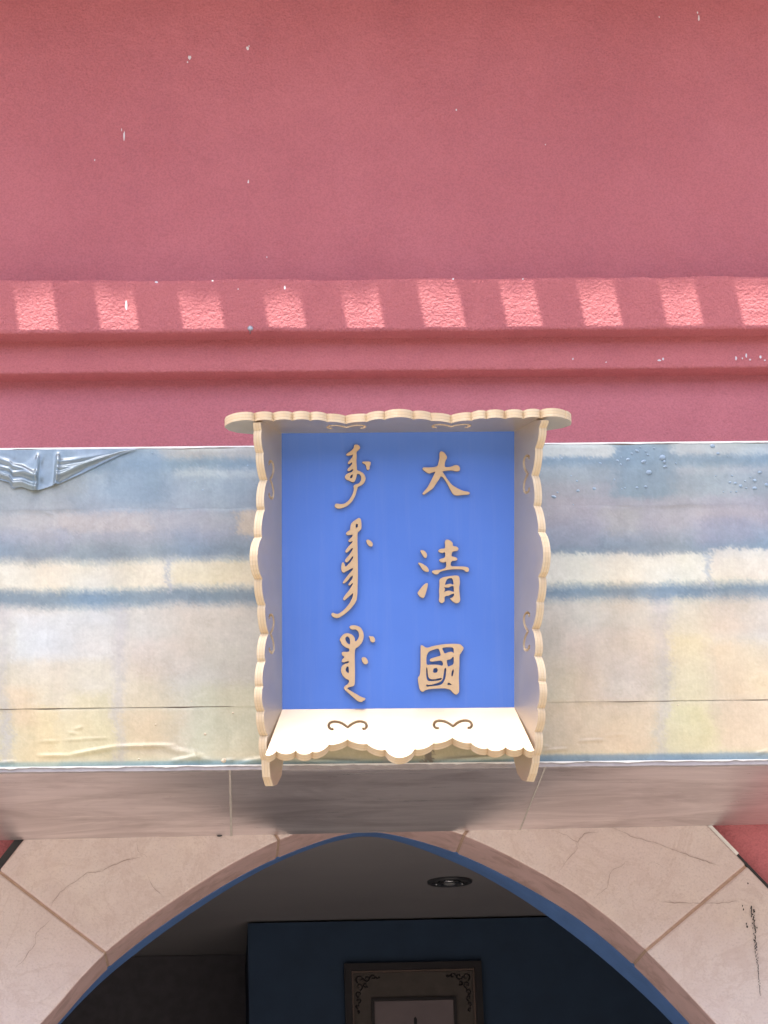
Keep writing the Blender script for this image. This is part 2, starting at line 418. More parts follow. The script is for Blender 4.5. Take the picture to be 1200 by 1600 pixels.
hk = empty('wall_screw', hp, 'tiny grey screw sticking out of the ledge lower edge', 'screw')
def lathe(name, rings, n, mat, parent, xf=None):
    V = []; Fc = []
    for r, h in rings:
        for i in range(n): a = 2*math.pi*i/n; V.append((r*math.cos(a), r*math.sin(a), h))
    for j in range(len(rings)-1):
        for i in range(n): Fc.append((j*n+i, j*n+(i+1) % n, (j+1)*n+(i+1) % n, (j+1)*n+i))
    Fc += [tuple(range(n)), tuple(range((len(rings)-1)*n, len(rings)*n))]
    o = mesh_obj(name, V, Fc, mat, parent)
    for p in o.data.polygons: p.use_smooth = len(p.vertices) == 4
    if xf is not None: o.matrix_local = xf
    return o
RX = Matrix.Rotation(math.radians(90), 4, 'X')
lathe('screw_shank', [(0.003,-0.03),(0.003,0.016)], 8, M['metal'], hk, RX)
lathe('screw_head', [(0.004,0.015),(0.011,0.018),(0.010,0.022),(0.004,0.024)], 10, M['metal'], hk, RX)

# ------------------------------------------------------------------ stone arch
st = empty('stone_arch', (0, 0.1, 0), 'pale pinkish stone arch surround with jointed slabs around the dark doorway', 'arch')
def at_arch(px, py, y=0.0):                 # index on the arch profile nearest to a pixel
    q = Vector(xz((px, py), y)); return min(range(len(arch)), key=lambda i: (Vector(arch[i])-q).length)
iL = at_arch(162, 1488); iR = at_arch(1007, 1476); iTL = at_arch(433, 1341, D_STONE); iTR = at_arch(717, 1333, D_STONE)
oL = xz((-2, 1361), 0); oR = xz((1166, 1352), 0)
zt = P(600, 1236, 0).z
chR = xz((1106, 1290), 0); chL = xz((32, 1318), 0)
sR = (oR[1]-chR[1])/(oR[0]-chR[0]); sL = (oL[1]-chL[1])/(oL[0]-chL[0])
topR = (chR[0]+(zt-chR[1])/sR, zt); topL = (chL[0]+(zt-chL[1])/sL, zt)
farR = (xr+1.30, oR[1]+sR*(xr+1.30-oR[0])); farL = (xl-1.30, oL[1]+sL*(xl-1.30-oL[0]))
kTL = (arch[iTL][0]-0.10, zt); kTR = (arch[iTR][0]+0.12, zt)
stones = [
    arch[0:iL+1] + [oL, farL, (xl-1.30, 0.0)],
    arch[iL:iTL+1] + [kTL, topL, oL],
    arch[iTL:iTR+1] + [kTR, kTL],
    arch[iTR:iR+1] + [oR, topR, kTR],
    arch[iR:] + [(xr+1.30, 0.0), farR, oR],
]
def shrink_ends(poly, inner_n, gpx):        # pull both joint sides in along the intrados by half a joint
    p = [Vector(q) for q in poly]
    c0 = sum(p, Vector((0, 0)))/len(p)
    return p
JW = 0.0036
stone_objs = []
for k, poly in enumerate(stones):
    # move the joint edges apart: shift joint end points along the joint normal
    p = [Vector(q) for q in poly]
    o = plate('arch_stone', [[[(q.x, q.y) for q in p]]], (D_STONE)/2, [M['stone'], M['reveal']], Matrix.Translation((0, D_STONE/2 - (0.0, 0.004, 0.0, 0.003, 0.0)[k], 0)) @ XFY)
    # inset the two joint sides using a bisect-free nudge of vertices lying on a joint line
    def joint_nudge(a, b_, sgn):
        a = Vector(a); b_ = Vector(b_); t = (b_-a).normalized(); nrm = Vector((-t.y, t.x))
        for v in o.data.vertices:
            q = Vector((v.co.x, v.co.y))
            for e in (a, b_):
                if (q-e).length < 1e-5: v.co.x += nrm.x*sgn*JW; v.co.y += nrm.y*sgn*JW
    for (ia, ob, left_k) in ((iL, oL, 0), (iTL, kTL, 1), (iTR, kTR, 2), (iR, oR, 3)):
        if k == left_k: joint_nudge(arch[ia], ob, 1)
        if k == left_k+1: joint_nudge(arch[ia], ob, -1)
    keep(o, st); bevel(o, 0.007, 2); stone_objs.append(o)
for ia, ob in ((iL, oL), (iTL, kTL), (iTR, kTR), (iR, oR)):
    a = Vector(arch[ia]); b_ = Vector(ob); t = (b_-a).normalized(); nrm = Vector((-t.y, t.x))*(JW+0.002)
    a2 = a + t*0.003; b2 = b_ - t*0.004
    slab('mortar_joint', [(a2.x+nrm.x, 0.004, a2.y+nrm.y), (a2.x-nrm.x, 0.004, a2.y-nrm.y), (b2.x-nrm.x, 0.004, b2.y-nrm.y), (b2.x+nrm.x, 0.004, b2.y+nrm.y)], (0, D_STONE-0.02, 0), M['mortar'], st)
# edge strips along the outer chamfer
def strip(name, p, q, wdt, y, mat, parent, th=0.03, side=1):
    p = Vector(p); q = Vector(q); t = (q-p).normalized(); nrm = Vector((-t.y, t.x))*side
    pts = [p, q, q+nrm*wdt, p+nrm*wdt]
    return slab(name, [(a.x, y, a.y) for a in pts], (0, th, 0), mat, parent)
mR = (chR[0]+(oR[0]-chR[0])*0.75, chR[1]+(oR[1]-chR[1])*0.75)
strip('edge_strip', topR, mR, 0.012, 0.002, M['white_trim'], st, 0.045, 1)
strip('edge_strip', mR, farR, 0.010, 0.006, M['black_trim'], st, 0.042, 1)
strip('edge_strip', topL, farL, 0.026, 0.010, M['black_trim'], st, 0.038, -1)
# hairline cracks, scuffs
def ribbon(name, pts_px, wpx, y, mat, parent, jit=1.2):
    pts = []
    for i in range(len(pts_px)-1):
        a = Vector(pts_px[i]); b_ = Vector(pts_px[i+1]); n = max(2, int((b_-a).length/5))
        for j in range(n): pts.append(a.lerp(b_, j/n)+Vector((random.uniform(-jit, jit), random.uniform(-jit, jit)))*(0 if i+j == 0 else 1))
    pts.append(Vector(pts_px[-1])); V = []; Fc = []
    for i, p in enumerate(pts):
        a = pts[max(i-1, 0)]; b_ = pts[min(i+1, len(pts)-1)]; t = (b_-a).normalized(); nr = Vector((-t.y, t.x))
        ww = wpx*0.5*(0.35+0.9*random.random())*min(1, 0.25+i/4, 0.25+(len(pts)-1-i)/4)
        for s in (-1, 1):
            v = P(*(p+nr*ww*s), y); V.append(v)
    for i in range(len(pts)-1): Fc.append((2*i, 2*i+1, 2*i+3, 2*i+2))
    o = mesh_obj(name, V, Fc, mat); return keep(o, parent)
def c5(l): return [(x/3.0, 1180+y/3.0) for x, y in l]
def c7(l): return [(780+x*0.35, 1180+y*0.35) for x, y in l]
for l, wp in ((c5([(670,475),(600,492),(530,515),(480,545),(410,548),(340,600),(270,655),(240,705)]), 1.1),
             (c5([(240,770),(170,830),(165,880),(120,950),(70,1000)]), 0.9), (c5([(690,560),(720,620),(770,665)]), 0.8), (c5([(640,405),(650,450),(690,480)]), 0.7)):
    ribbon('crack', l, wp, -0.0062, M['crack'], stone_objs[1] if False else st)
for l, wp in ((c7([(240,335),(300,360),(350,385),(380,350),(440,345)]), 0.9), (c7([(340,385),(350,420),(300,470),(265,530)]), 0.8),
             (c7([(500,320),(600,365),(700,390),(760,415)]), 0.9), (c7([(760,415),(850,450),(970,490)]), 1.5), (c7([(720,655),(800,660),(850,662)]), 1.4), (c7([(850,662),(960,662),(1070,652)]), 1.1),
             (c7([(690,480),(740,500)]), 0.8), (c7([(420,640),(480,590),(500,520),(580,470)]), 0.7)):
    ribbon('crack', l, wp, -0.0062, M['crack'], st)
V = []; Fc = []
def dab(cx, cy, rx, ry):
    b0 = len(V); n = 7
    for i in range(n):
        a = 2*math.pi*i/n; r = 0.5+0.7*random.random(); V.append(P(cx+math.cos(a)*rx*r, cy+math.sin(a)*ry*r, -0.0064))
    Fc.append(tuple(range(b0, b0+n)))
for i in range(70):
    t = (i/69)**1.2; X = 1132+t*34+random.uniform(-9, 9)*(1-0.65*t); Y = 690+t*380
    q = c7([(X, Y)])[0]; dab(q[0], q[1], random.uniform(0.5, 1.7)*(1-0.7*t)+0.2, random.uniform(1.2, 3.4)*(1-0.4*t))
for X, Y, r in ((1125,680,2.2),(1090,690,1.8),(1086,672,1.2),(1107,765,2.2),(1104,752,1.5),(1110,572,1.6),(1150,770,1.5)):
    q = c7([(X, Y)])[0]; dab(q[0], q[1], r*0.8, r*1.3)
keep(mesh_obj('scuff_mark', V, Fc, M['scuff']), st)

# ------------------------------------------------------------------ room behind the doorway
CEIL = P(569, 1305, D_BLUE).z + 0.16
inner = wall_plate('doorway_inner_wall', (-6, 0.0), (6, CEIL+0.02), arch, D_STONE+0.001, D_BLUE, [M['blue_reveal'], M['blue_reveal']], bld)
_vi = {(round(p[0], 5), round(p[1], 5)): q for p, q in zip(arch, arch_in)}
for v in inner.data.vertices:               # the blue reveal leans: its inner edge has its own line
    q = _vi.get((round(v.co.x, 5), round(v.co.y, 5)))
    if v.co.z < 0 and q is not None: v.co.x, v.co.y = q
BACK = PZ(620, 1434, CEIL).y; DEEP = PZ(280, 1492, CEIL).y
xb = P(388, 1500, BACK).x
s = lambda o: tag(o, kind='structure')
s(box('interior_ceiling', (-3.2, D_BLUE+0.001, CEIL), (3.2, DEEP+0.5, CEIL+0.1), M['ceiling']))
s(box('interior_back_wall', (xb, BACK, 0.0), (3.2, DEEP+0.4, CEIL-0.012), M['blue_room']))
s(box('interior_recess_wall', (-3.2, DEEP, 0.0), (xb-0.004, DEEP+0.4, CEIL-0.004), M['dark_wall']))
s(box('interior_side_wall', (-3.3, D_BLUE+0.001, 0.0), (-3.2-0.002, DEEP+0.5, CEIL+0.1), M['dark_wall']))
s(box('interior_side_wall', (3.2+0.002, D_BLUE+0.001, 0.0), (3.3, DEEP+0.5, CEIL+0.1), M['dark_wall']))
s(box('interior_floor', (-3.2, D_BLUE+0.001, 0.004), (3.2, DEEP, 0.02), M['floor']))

# recessed ceiling lamp
lp = PZ(702.5, 1376, CEIL)
dl = empty('recessed_downlight', (lp.x, lp.y, CEIL), 'round dark recessed lamp in the ceiling inside the doorway', 'ceiling lamp')
sclp = (P(738, 1376, lp.y).x-P(668, 1376, lp.y).x)/2
def ring(name, rings, n, mat, parent):
    V = []; Fc = []; m = len(rings)
    for r, h in rings:
        for i in range(n): a = 2*math.pi*i/n; V.append((r*math.cos(a), r*math.sin(a), h))
    for j in range(m):
        for i in range(n): Fc.append((j*n+i, j*n+(i+1) % n, ((j+1) % m)*n+(i+1) % n, ((j+1) % m)*n+i))
    return mesh_obj(name, V, Fc, mat, parent, smooth=True)
R0 = sclp
ring('trim_ring', [(R0,-0.001),(R0*0.98,-0.012),(R0*0.86,-0.014),(R0*0.80,-0.004),(R0*0.80,-0.001)], 40, M['lamp_dark'], dl)
lathe('reflector_plate', [(R0*0.80,-0.003),(R0*0.80,-0.001)], 40, M['lamp_dark'], dl)
ring('lamp_ring', [(R0*0.52,-0.004),(R0*0.50,-0.016),(R0*0.40,-0.018),(R0*0.36,-0.004)], 32, M['chrome'], dl)
lathe('lamp_lens', [(R0*0.34,-0.004),(R0*0.30,-0.014),(R0*0.16,-0.019)], 24, M['lens'], dl)
for a in (0.5, 2.6, 4.4): 
    o = lathe('spring_clip', [(0.008,-0.003),(0.008,-0.012),(0.004,-0.015)], 8, M['chrome'], dl); o.location = (R0*0.66*math.cos(a), R0*0.66*math.sin(a), 0)

# framed picture on the back wall
fy = BACK
f0 = P(537, 1508, fy); f1 = P(751, 1508, fy); fw = f1.x-f0.x; fz = f0.z
pf = empty('framed_picture', (f0.x+fw/2, fy, fz-0.9), 'dark framed picture with scrollwork corners hanging on the blue wall inside', 'picture')
def fbox(name, x0, x1, z0, z1, yf, yb2, mat, par=pf): return box(name, (f0.x+x0, fy-yf, fz+z0), (f0.x+x1, fy-yb2, fz+z1), mat, par)
H_ = -0.92
k_ = fw/214.0
def member(name, x0, x1, z0, z1, wd, th, yb2, mat):     # four-sided frame
    fbox(name, x0, x1, z1-wd, z1, th, yb2, mat); fbox(name, x0, x1, z0, z0+wd, th, yb2, mat)
    fbox(name, x0, x0+wd, z0+wd+0.0002, z1-wd-0.0002, th, yb2, mat); fbox(name, x1-wd, x1, z0+wd+0.0002, z1-wd-0.0002, th, yb2, mat)
member('frame_rail', 0, fw, H_, 0, 11*k_, 0.045, 0.003, M['frame'])
member('frame_bead', 11.5*k_, fw-11.5*k_, H_+11.5*k_, -11.5*k_, 2.4*k_, 0.036, 0.003, M['bead'])
fbox('mat_board', 14*k_, fw-14*k_, H_+14*k_, -14*k_, 0.014, 0.003, M['mat'])
member('inner_frame', 41*k_, fw-41*k_, H_+50*k_, -54*k_, 4.5*k_, 0.030, 0.0145, M['frame'])
fbox('picture_paper', 45.7*k_, fw-45.7*k_, H_+54.6*k_, -58.6*k_, 0.020, 0.0145, M['paper'])
pz_ = P(648, 1589, fy-0.021)
slab('ink_stroke', [(pz_.x-0.004, fy-0.0205, pz_.z-0.005), (pz_.x+0.004, fy-0.0205, pz_.z+0.002), (pz_.x+0.010, fy-0.0205, pz_.z-0.01), (pz_.x+0.008, fy-0.0205, pz_.z-0.16), (pz_.x-0.008, fy-0.0205, pz_.z-0.16)], (0, -0.001, 0), M['ink'], pf)
def tube2(name, pts, wd, y, th, mat, par):               # flat raised scroll in the x-z plane
    V = []; Fc = []
    for i, p in enumerate(pts):
        a = Vector(pts[max(i-1, 0)]); b_ = Vector(pts[min(i+1, len(pts)-1)]); t = (b_-a).normalized(); nr = Vector((-t.y, t.x))*wd*0.5*(1.0-0.5*i/len(pts))
        q = Vector(p)
        V += [(q.x-nr.x, y, q.y-nr.y), (q.x, y-th, q.y), (q.x+nr.x, y, q.y+nr.y)]
    for i in range(len(pts)-1):
        for k in (0, 1): Fc.append((3*i+k, 3*i+k+1, 3*i+k+4, 3*i+k+3))
    return keep(mesh_obj(name, V, Fc, mat), par)
def spiral(cx, cz, r0, turns, a0, sg, n=22): return [(cx+r0*(1-0.8*i/n)*math.cos(a0+sg*turns*2*math.pi*i/n), cz+r0*(1-0.8*i/n)*math.sin(a0+sg*turns*2*math.pi*i/n)) for i in range(n+1)]
for sx in (1, -1):
    ox = f0.x+16*k_ if sx == 1 else f0.x+fw-16*k_
    oz = fz-16*k_
    for (u, v, r, tn, a0, sg) in ((8,7,6.5,1.1,2.0,1),(19,6,5.5,1.1,3.1,-1),(29,5,4.5,1.0,3.0,1),(37,4,3,0.8,3.0,-1),(7,19,5.5,1.1,1.5,-1),(6,30,5,1.1,1.6,1),(5,40,4.2,1.0,1.6,-1),(4.5,49,3.6,1.0,1.6,1),(4,57,3,0.8,1.6,-1),(17,16,4,1.0,0.8,1)):
        pts = [(ox+sx*x, oz-z_) for x, z_ in [(a*k_, b_*k_) for a, b_ in spiral(u, v, r, tn, a0, sg)]]
        tube2('corner_scroll', pts, 2.6*k_, fy-0.0145, 0.006, M['frame'], pf)

# ------------------------------------------------------------------ the boxed-out fascia over the doorway
FY = -0.95
fas = empty('entrance_fascia', (0, FY/2, P(600, 1200, FY).z), 'boxed-out fascia wrapped in faded blue and cream stone-block print film', 'fascia')
def ytop(px): return 703.5 - 11.5*px/1200.0
def ybot(px): return 1199.0 - 12.5*px/1200.0
def ys1(px): return 796 - 8*px/1200.0
def ys2(px): return 1108 - 15*px/1200.0
X0, X1 = -420, 1640
# printed stone-block picture (sRGB as it looks), soft-edged
def sm(a, b, x): t = np.clip((x-a)/(b-a), 0, 1); return t*t*(3-2*t)
def vnoise(x, y, cell, seed):               # smooth value noise
    gx = x/cell; gy = y/cell; x0 = np.floor(gx); y0 = np.floor(gy); fx = gx-x0; fy = gy-y0
    fx = fx*fx*(3-2*fx); fy = fy*fy*(3-2*fy)
    def h(a, b_): q = np.sin(a*127.1+b_*311.7+seed*74.7)*43758.5453; return q-np.floor(q)
    return (h(x0, y0)*(1-fx)+h(x0+1, y0)*fx)*(1-fy)+(h(x0, y0+1)*(1-fx)+h(x0+1, y0+1)*fx)*fy
def print_color(px, v):
    """px photo column, v = row measured from the film's top edge, 0..497"""
    px = px.copy(); v = v.copy()
    n1 = vnoise(px, v, 46, 1)-.5; n2 = vnoise(px, v, 46, 2)-.5; n3 = vnoise(px, v, 11, 3)-.5; n4 = vnoise(px, v, 11, 4)-.5
    gr = np.random.default_rng(5).normal(0, 1, px.shape); gr2 = np.random.default_rng(6).normal(0, 1, px.shape)
    edge_keep = np.clip((486-v)/12, 0.1, 1)
    px += 16*n1+9*n3+3.0*gr; v += (3.5*n2+2.6*n4+1.5*gr2)*edge_keep*np.clip(v/10, 0, 1)
    wob = 0.6*np.sin(px/173.0+0.4)+0.9*np.sin(px/47.0+2.0)+0.6*np.sin(px/13.7)+0.5*np.sin(px/5.3)
    rows = [(0,(150,166,174)),(14,(128,152,168)),(26,(116,144,164)),(40,(146,162,173)),(60,(142,158,172)),(95,(150,160,172)),(112,(168,166,172)),(135,(150,155,170)),(158,(124,142,158)),(166,(126,143,158)),(184,(224,213,188)),(213,(226,214,186)),(227,(114,138,156)),(238,(114,138,157)),(254,(206,197,185)),(330,(212,200,178)),(420,(216,200,164)),(480,(218,200,152)),(487,(205,195,158)),(493,(120,152,160)),(500,(150,170,170))]
    ry = np.array([r[0] for r in rows], float)
    vv = v + wob*np.where((v > 150) & (v < 260), 1, 0.6)*np.where(v > 470, 0.2, 1)
    col = np.stack([np.interp(vv, ry, [r[1][k] for r in rows]) for k in range(3)], -1)
    def patch(x0, x1, v0, v1, c, a=1.0, e=14):
        nonlocal col
        m = sm(x0-e, x0+e, px)*(1-sm(x1-e, x1+e, px))*sm(v0-e*0.6, v0+e*0.6, vv)*(1-sm(v1-e*0.6, v1+e*0.6, vv))*a
        col = col*(1-m[..., None])+np.array(c, float)*m[..., None]
    patch(245, 420, -9, 16, (182, 178, 172), .8, 12); patch(270, 420, 34, 46, (172, 182, 186), .7, 8); patch(-30, 130, 40, 70, (158, 166, 168), .6)
    patch(160, 260, 10, 90, (124, 148, 168), .7, 25); patch(86, 240, 100, 128, (182, 172, 170), .7, 12); patch(252, 350, 100, 128, (172, 168, 174), .6, 10); patch(376, 470, 98, 136, (214, 186, 158), .85, 8)
    patch(-40, 70, 100, 125, (170, 170, 172), .5); patch(80, 100, 120, 160, (130, 140, 165), .5, 8)
    patch(480, 700, 0, 160, (140, 150, 165), .5, 40)
    patch(842, 955, -9, 20, (204, 202, 190), .9, 7); patch(960, 1045, 0, 85, (120, 150, 172), .75, 14); patch(1050, 1210, -9, 18, (182, 188, 188), .8, 9); patch(1050, 1230, 38, 48, (166, 172, 182), .6, 8)
    patch(840, 960, 60, 96, (152, 156, 172), .7); patch(850, 1220, 84, 130, (162, 158, 172), .8, 14); patch(940, 1000, 100, 140, (172, 168, 160), .5, 16); patch(1080, 1200, 100, 120, (184, 166, 166), .5, 18); patch(1090, 1170, 120, 160, (156, 150, 166), .6, 14); patch(850, 930, 120, 162, (150, 148, 162), .6, 14)
    patch(840, 1102, 172, 214, (236, 226, 204), .75, 6); patch(1112, 1250, 166, 212, (238, 218, 194), .75, 6)
    patch(60, 258, 182, 214, (226, 210, 186), .6, 10); patch(274, 420, 178, 212, (234, 214, 172), .7, 6); patch(-60, 60, 182, 216, (224, 218, 200), .7, 10)
    for mx, mw, c in ((263, 4, (172, 176, 186)), (1105, 4, (176, 182, 190))): patch(mx-mw, mx+mw, 172, 228, c, .8, 4)
    # tall blocks below
    patch(16, 178, 254, 330, (212, 209, 206), .85, 16); patch(16, 178, 330, 410, (216, 202, 178), .7, 30); patch(14, 100, 400, 500, (226, 202, 150), .7, 16); patch(110, 176, 380, 480, (222, 206, 152), .7, 20); patch(14, 60, 370, 430, (230, 190, 150), .5, 20)
    patch(196, 300, 300, 360, (214, 188, 168), .6, 24); patch(260, 420, 250, 380, (204, 192, 176), .6, 30); patch(300, 430, 370, 480, (212, 202, 160), .7, 24); patch(196, 290, 410, 480, (218, 194, 158), .7, 18)
    patch(840, 1024, 240, 330, (218, 200, 174), .7, 18); patch(880, 1020, 290, 410, (226, 196, 168), .8, 26); patch(840, 1022, 400, 482, (226, 194, 154), .85, 14); patch(846, 900, 330, 400, (222, 200, 166), .5, 20)
    patch(1044, 1110, 240, 330, (224, 208, 176), .8, 14); patch(1044, 1110, 300, 480, (230, 210, 164), .85, 14); patch(1100, 1240, 240, 300, (220, 196, 170), .7, 24); patch(1110, 1240, 310, 400, (232, 202, 160), .8, 24); patch(1120, 1240, 400, 480, (228, 200, 166), .8, 18); patch(1044, 1110, 410, 480, (224, 210, 152), .7, 14)
    patch(560, 800, 440, 486, (206, 182, 128), .7, 20)
    for mx, mw, c in ((3, 7, (182, 174, 180)), (186, 7, (182, 174, 180)), (1033, 6, (196, 180, 176)), (600, 7, (180, 172, 180)), (1420, 7, (190, 180, 180)), (-260, 7, (180, 175, 185))):
        patch(mx-mw, mx+mw, 244, 500, c, .55, 10)
    patch(672-9, 672+9, 455, 500, (112, 98, 88), .8, 2)  # dark notch under the plaque: a shadow painted into the print colour
    patch(840, 1300, 484, 500, (108, 140, 164), .8, 5); patch(-100, 420, 488, 500, (130, 168, 166), .6, 4)
    mot = (vnoise(px, v, 60, 7)-.5)*16+(vnoise(px, v, 17, 8)-.5)*11+(vnoise(px, v, 5, 9)-.5)*9
    tint = (vnoise(px, v, 75, 10)-.5)*18
    strk = (vnoise(px, v*0.02, 4, 11)-.5)*7
    col = col+(mot+strk)[..., None]+tint[..., None]*np.array([1.0, 0.1, -1.0])
    lum = col.mean(-1, keepdims=True); col = lum+(col-lum)*0.78
    col = 184+(col-184)*0.90
    return col*np.array([0.985, 1.0, 0.985])
K_PRINT = 0.76
def srgb2lin(c):
    c = c/255.0; return np.where(c <= 0.04045, c/12.92, ((c+0.055)/1.055)**2.4)
def gauss_seg(px, py, a, b, wid, h):        # ridge along a segment
    a = np.array(a, float); b = np.array(b, float); d = b-a; L = np.dot(d, d)
    t = np.clip(((px-a[0])*d[0]+(py-a[1])*d[1])/L, 0, 1)
    dist = np.hypot(px-a[0]-t*d[0], py-a[1]-t*d[1])
    return h*np.exp(-(dist/wid)**2)*np.sqrt(np.clip(4*t*(1-t), 0.05, 1))
RIDGES = [((62,1159),(95,1158),2.2,.004),((100,1157),(168,1153),2.0,.004),((60,1181),(110,1181),3.5,.007),((110,1180),(182,1167),4.2,.011),((182,1167),(272,1165),4.0,.012),((255,1168),(300,1178),6,.008),((268,1190),(318,1180),5,.011),((300,1172),(312,1192),5,.008),((352,1189),(366,1187),3,.007),((378,1192),(420,1184),5,.012),((0,1192),(24,1190),2.5,.006),((300,1184),(330,1188),5,.008),
          ((905,1158),(942,1156),2.2,.006),((946,1150),(980,1146),1.8,.002),((850,1173),(886,1170),2.6,.007),((848,1166),(860,1167),2,.004),((115,1140),(130,1136),3,.004),((108,1145),(122,1147),2.5,.004),((70,800),(84,804),2.5,.004),((460,1185),(560,1190),3,.008),((690,1188),(800,1180),3.2,.009),((1180,1178),(1200,1173),2.5,.006)]
def film_strip(name, yt, yb2, step, mat, lift):
    xs_ = np.arange(X0, X1+0.1, step); n = len(xs_)
    m = max(3, int(np.ceil((yb2(600)-yt(600))/step))+1)
    PX = np.repeat(xs_[None, :], m, 0); t = np.linspace(0, 1, m)[:, None]
    top = yt(xs_)[None, :]; bot = yb2(xs_)[None, :]
    top = top + 0.8*np.sin(xs_/37.0)+0.5*np.sin(xs_/11.0+1)
    PY = top*(1-t)+bot*t
    d = np.zeros_like(PX)
    for a, b_, wd, h in [(q[0], q[1], q[2]*0.72, q[3]*0.75) for q in RIDGES]:
        if PY.min()-20 < a[1] < PY.max()+20: d += gauss_seg(PX, PY, a, b_, wd, h)
    d += 0.0012*np.sin(PX/83.0+PY/190.0)+0.0008*np.sin(PX/31.0-PY/77.0)
    d *= np.clip(np.minimum(t*m/2, 1), 0, 1)
    dirs = (np.stack([PX-600, 800-PY, np.full_like(PX, -F)], -1)) @ np.array(RC).T
    s_ = (FY-lift-CAM.y)/dirs[..., 1]
    V = np.array(CAM)+dirs*s_[..., None]; V[..., 1] -= d
    V = V.reshape(-1, 3)
    i = np.arange(m-1)[:, None]*n+np.arange(n-1)[None, :]; i = i.ravel()
    Fc = np.stack([i, i+n, i+n+1, i+1], -1)
    me = bpy.data.meshes.new(name); me.from_pydata(V.tolist(), [], Fc.tolist()); me.update()
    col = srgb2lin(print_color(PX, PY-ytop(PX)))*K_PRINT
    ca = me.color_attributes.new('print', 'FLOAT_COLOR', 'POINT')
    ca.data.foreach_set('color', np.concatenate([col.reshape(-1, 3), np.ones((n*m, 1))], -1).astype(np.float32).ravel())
    me.materials.append(mat); me.polygons.foreach_set('use_smooth', [True]*len(me.polygons))
    o = bpy.data.objects.new(name, me); C.objects.link(o); return keep(o, fas)
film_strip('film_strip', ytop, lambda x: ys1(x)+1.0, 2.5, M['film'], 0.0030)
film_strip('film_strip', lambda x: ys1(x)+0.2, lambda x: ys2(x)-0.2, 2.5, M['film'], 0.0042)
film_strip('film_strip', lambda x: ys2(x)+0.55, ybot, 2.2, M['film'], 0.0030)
def wx(px, py): return P(px, py, FY)
for f_ in (ys1, ys2):                      # dark gap between the film widths
    pass
core_pts = [wx(X0, ytop(X0)), wx(X1, ytop(X1)), wx(X1, ybot(X1)), wx(X0, ybot(X0))]
slab('fascia_core', [v+Vector((0, 0.0005, 0)) for v in core_pts], (0, 0.95+WALL_Y-0.004, 0), M['core'], fas)
tp = [core_pts[0]+Vector((0, 0.003, 0.0005)), core_pts[1]+Vector((0, 0.003, 0.0005))]
slab('top_sheet', [tp[0], tp[1], Vector((tp[1].x, WALL_Y-0.004, tp[1].z)), Vector((tp[0].x, WALL_Y-0.004, tp[0].z))], (0, 0, 0.004), M['grey_trim'], fas)
# thin folded edges, top and bottom
def edge(name, f_, dz0, dz1, y0, th, mat, amp, step=7):
    V = []; Fc = []; xs_ = np.arange(X0, X1+1, step)
    for i, x in enumerate(xs_):
        j = amp*mnoise.noise(Vector((x*0.021, dz0, 3)))+amp*0.6*mnoise.noise(Vector((x*0.09, dz0, 9)))
        a = P(x, f_(x)+dz0, FY); b_ = P(x, f_(x)+dz1+j, FY)
        yy = FY-y0-abs(j)*0.0010
        V += [(a.x, yy, a.z), (b_.x, yy, b_.z), (a.x, yy+th, a.z), (b_.x, yy+th, b_.z)]
    for i in range(len(xs_)-1):
        q = 4*i
        Fc += [(q, q+1, q+5, q+4), (q+2, q+3, q+7, q+6), (q, q+2, q+6, q+4), (q+1, q+3, q+7, q+5)]
    return keep(mesh_obj(name, V, Fc, mat, smooth=False), fas)
edge('top_edge', ytop, -2.6, 0.0, 0.004, 0.04, M['white_trim'], 0.9)
edge('bottom_edge', ybot, 0.2, 2.0, 0.005, 0.02, M['white_trim'], 2.4)
edge('bottom_lip', ybot, 1.2, 8.0, 0.0015, 0.02, M['grey_trim'], 0.7)
# soffit sheets
def sback(px): return 1313.0-25.0*px/1200.0
def sfront(px): return ybot(px)+7.0
SB = -0.004
def sof(x0f, x1f, x0b, x1b):
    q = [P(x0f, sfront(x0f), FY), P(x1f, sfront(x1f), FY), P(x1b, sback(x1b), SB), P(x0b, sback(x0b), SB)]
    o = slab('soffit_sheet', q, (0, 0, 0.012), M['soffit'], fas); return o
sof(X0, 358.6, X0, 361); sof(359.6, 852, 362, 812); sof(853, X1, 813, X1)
def seam(xf, xb_, wd):
    q = [P(xf-wd, sfront(xf), FY), P(xf+wd, sfront(xf), FY), P(xb_+wd, sback(xb_), SB), P(xb_-wd, sback(xb_), SB)]
    slab('seam_tape', [v-Vector((0, 0, 0.0025)) for v in q], (0, 0, 0.002), M['tape'], fas)
seam(359, 361.5, 1.7); seam(852.5, 812.5, 1.2)
blob('sealant_blob', 343, 1306, SB-0.004, 0.010, 0.003, M['black_trim'], fas, th=0.006)
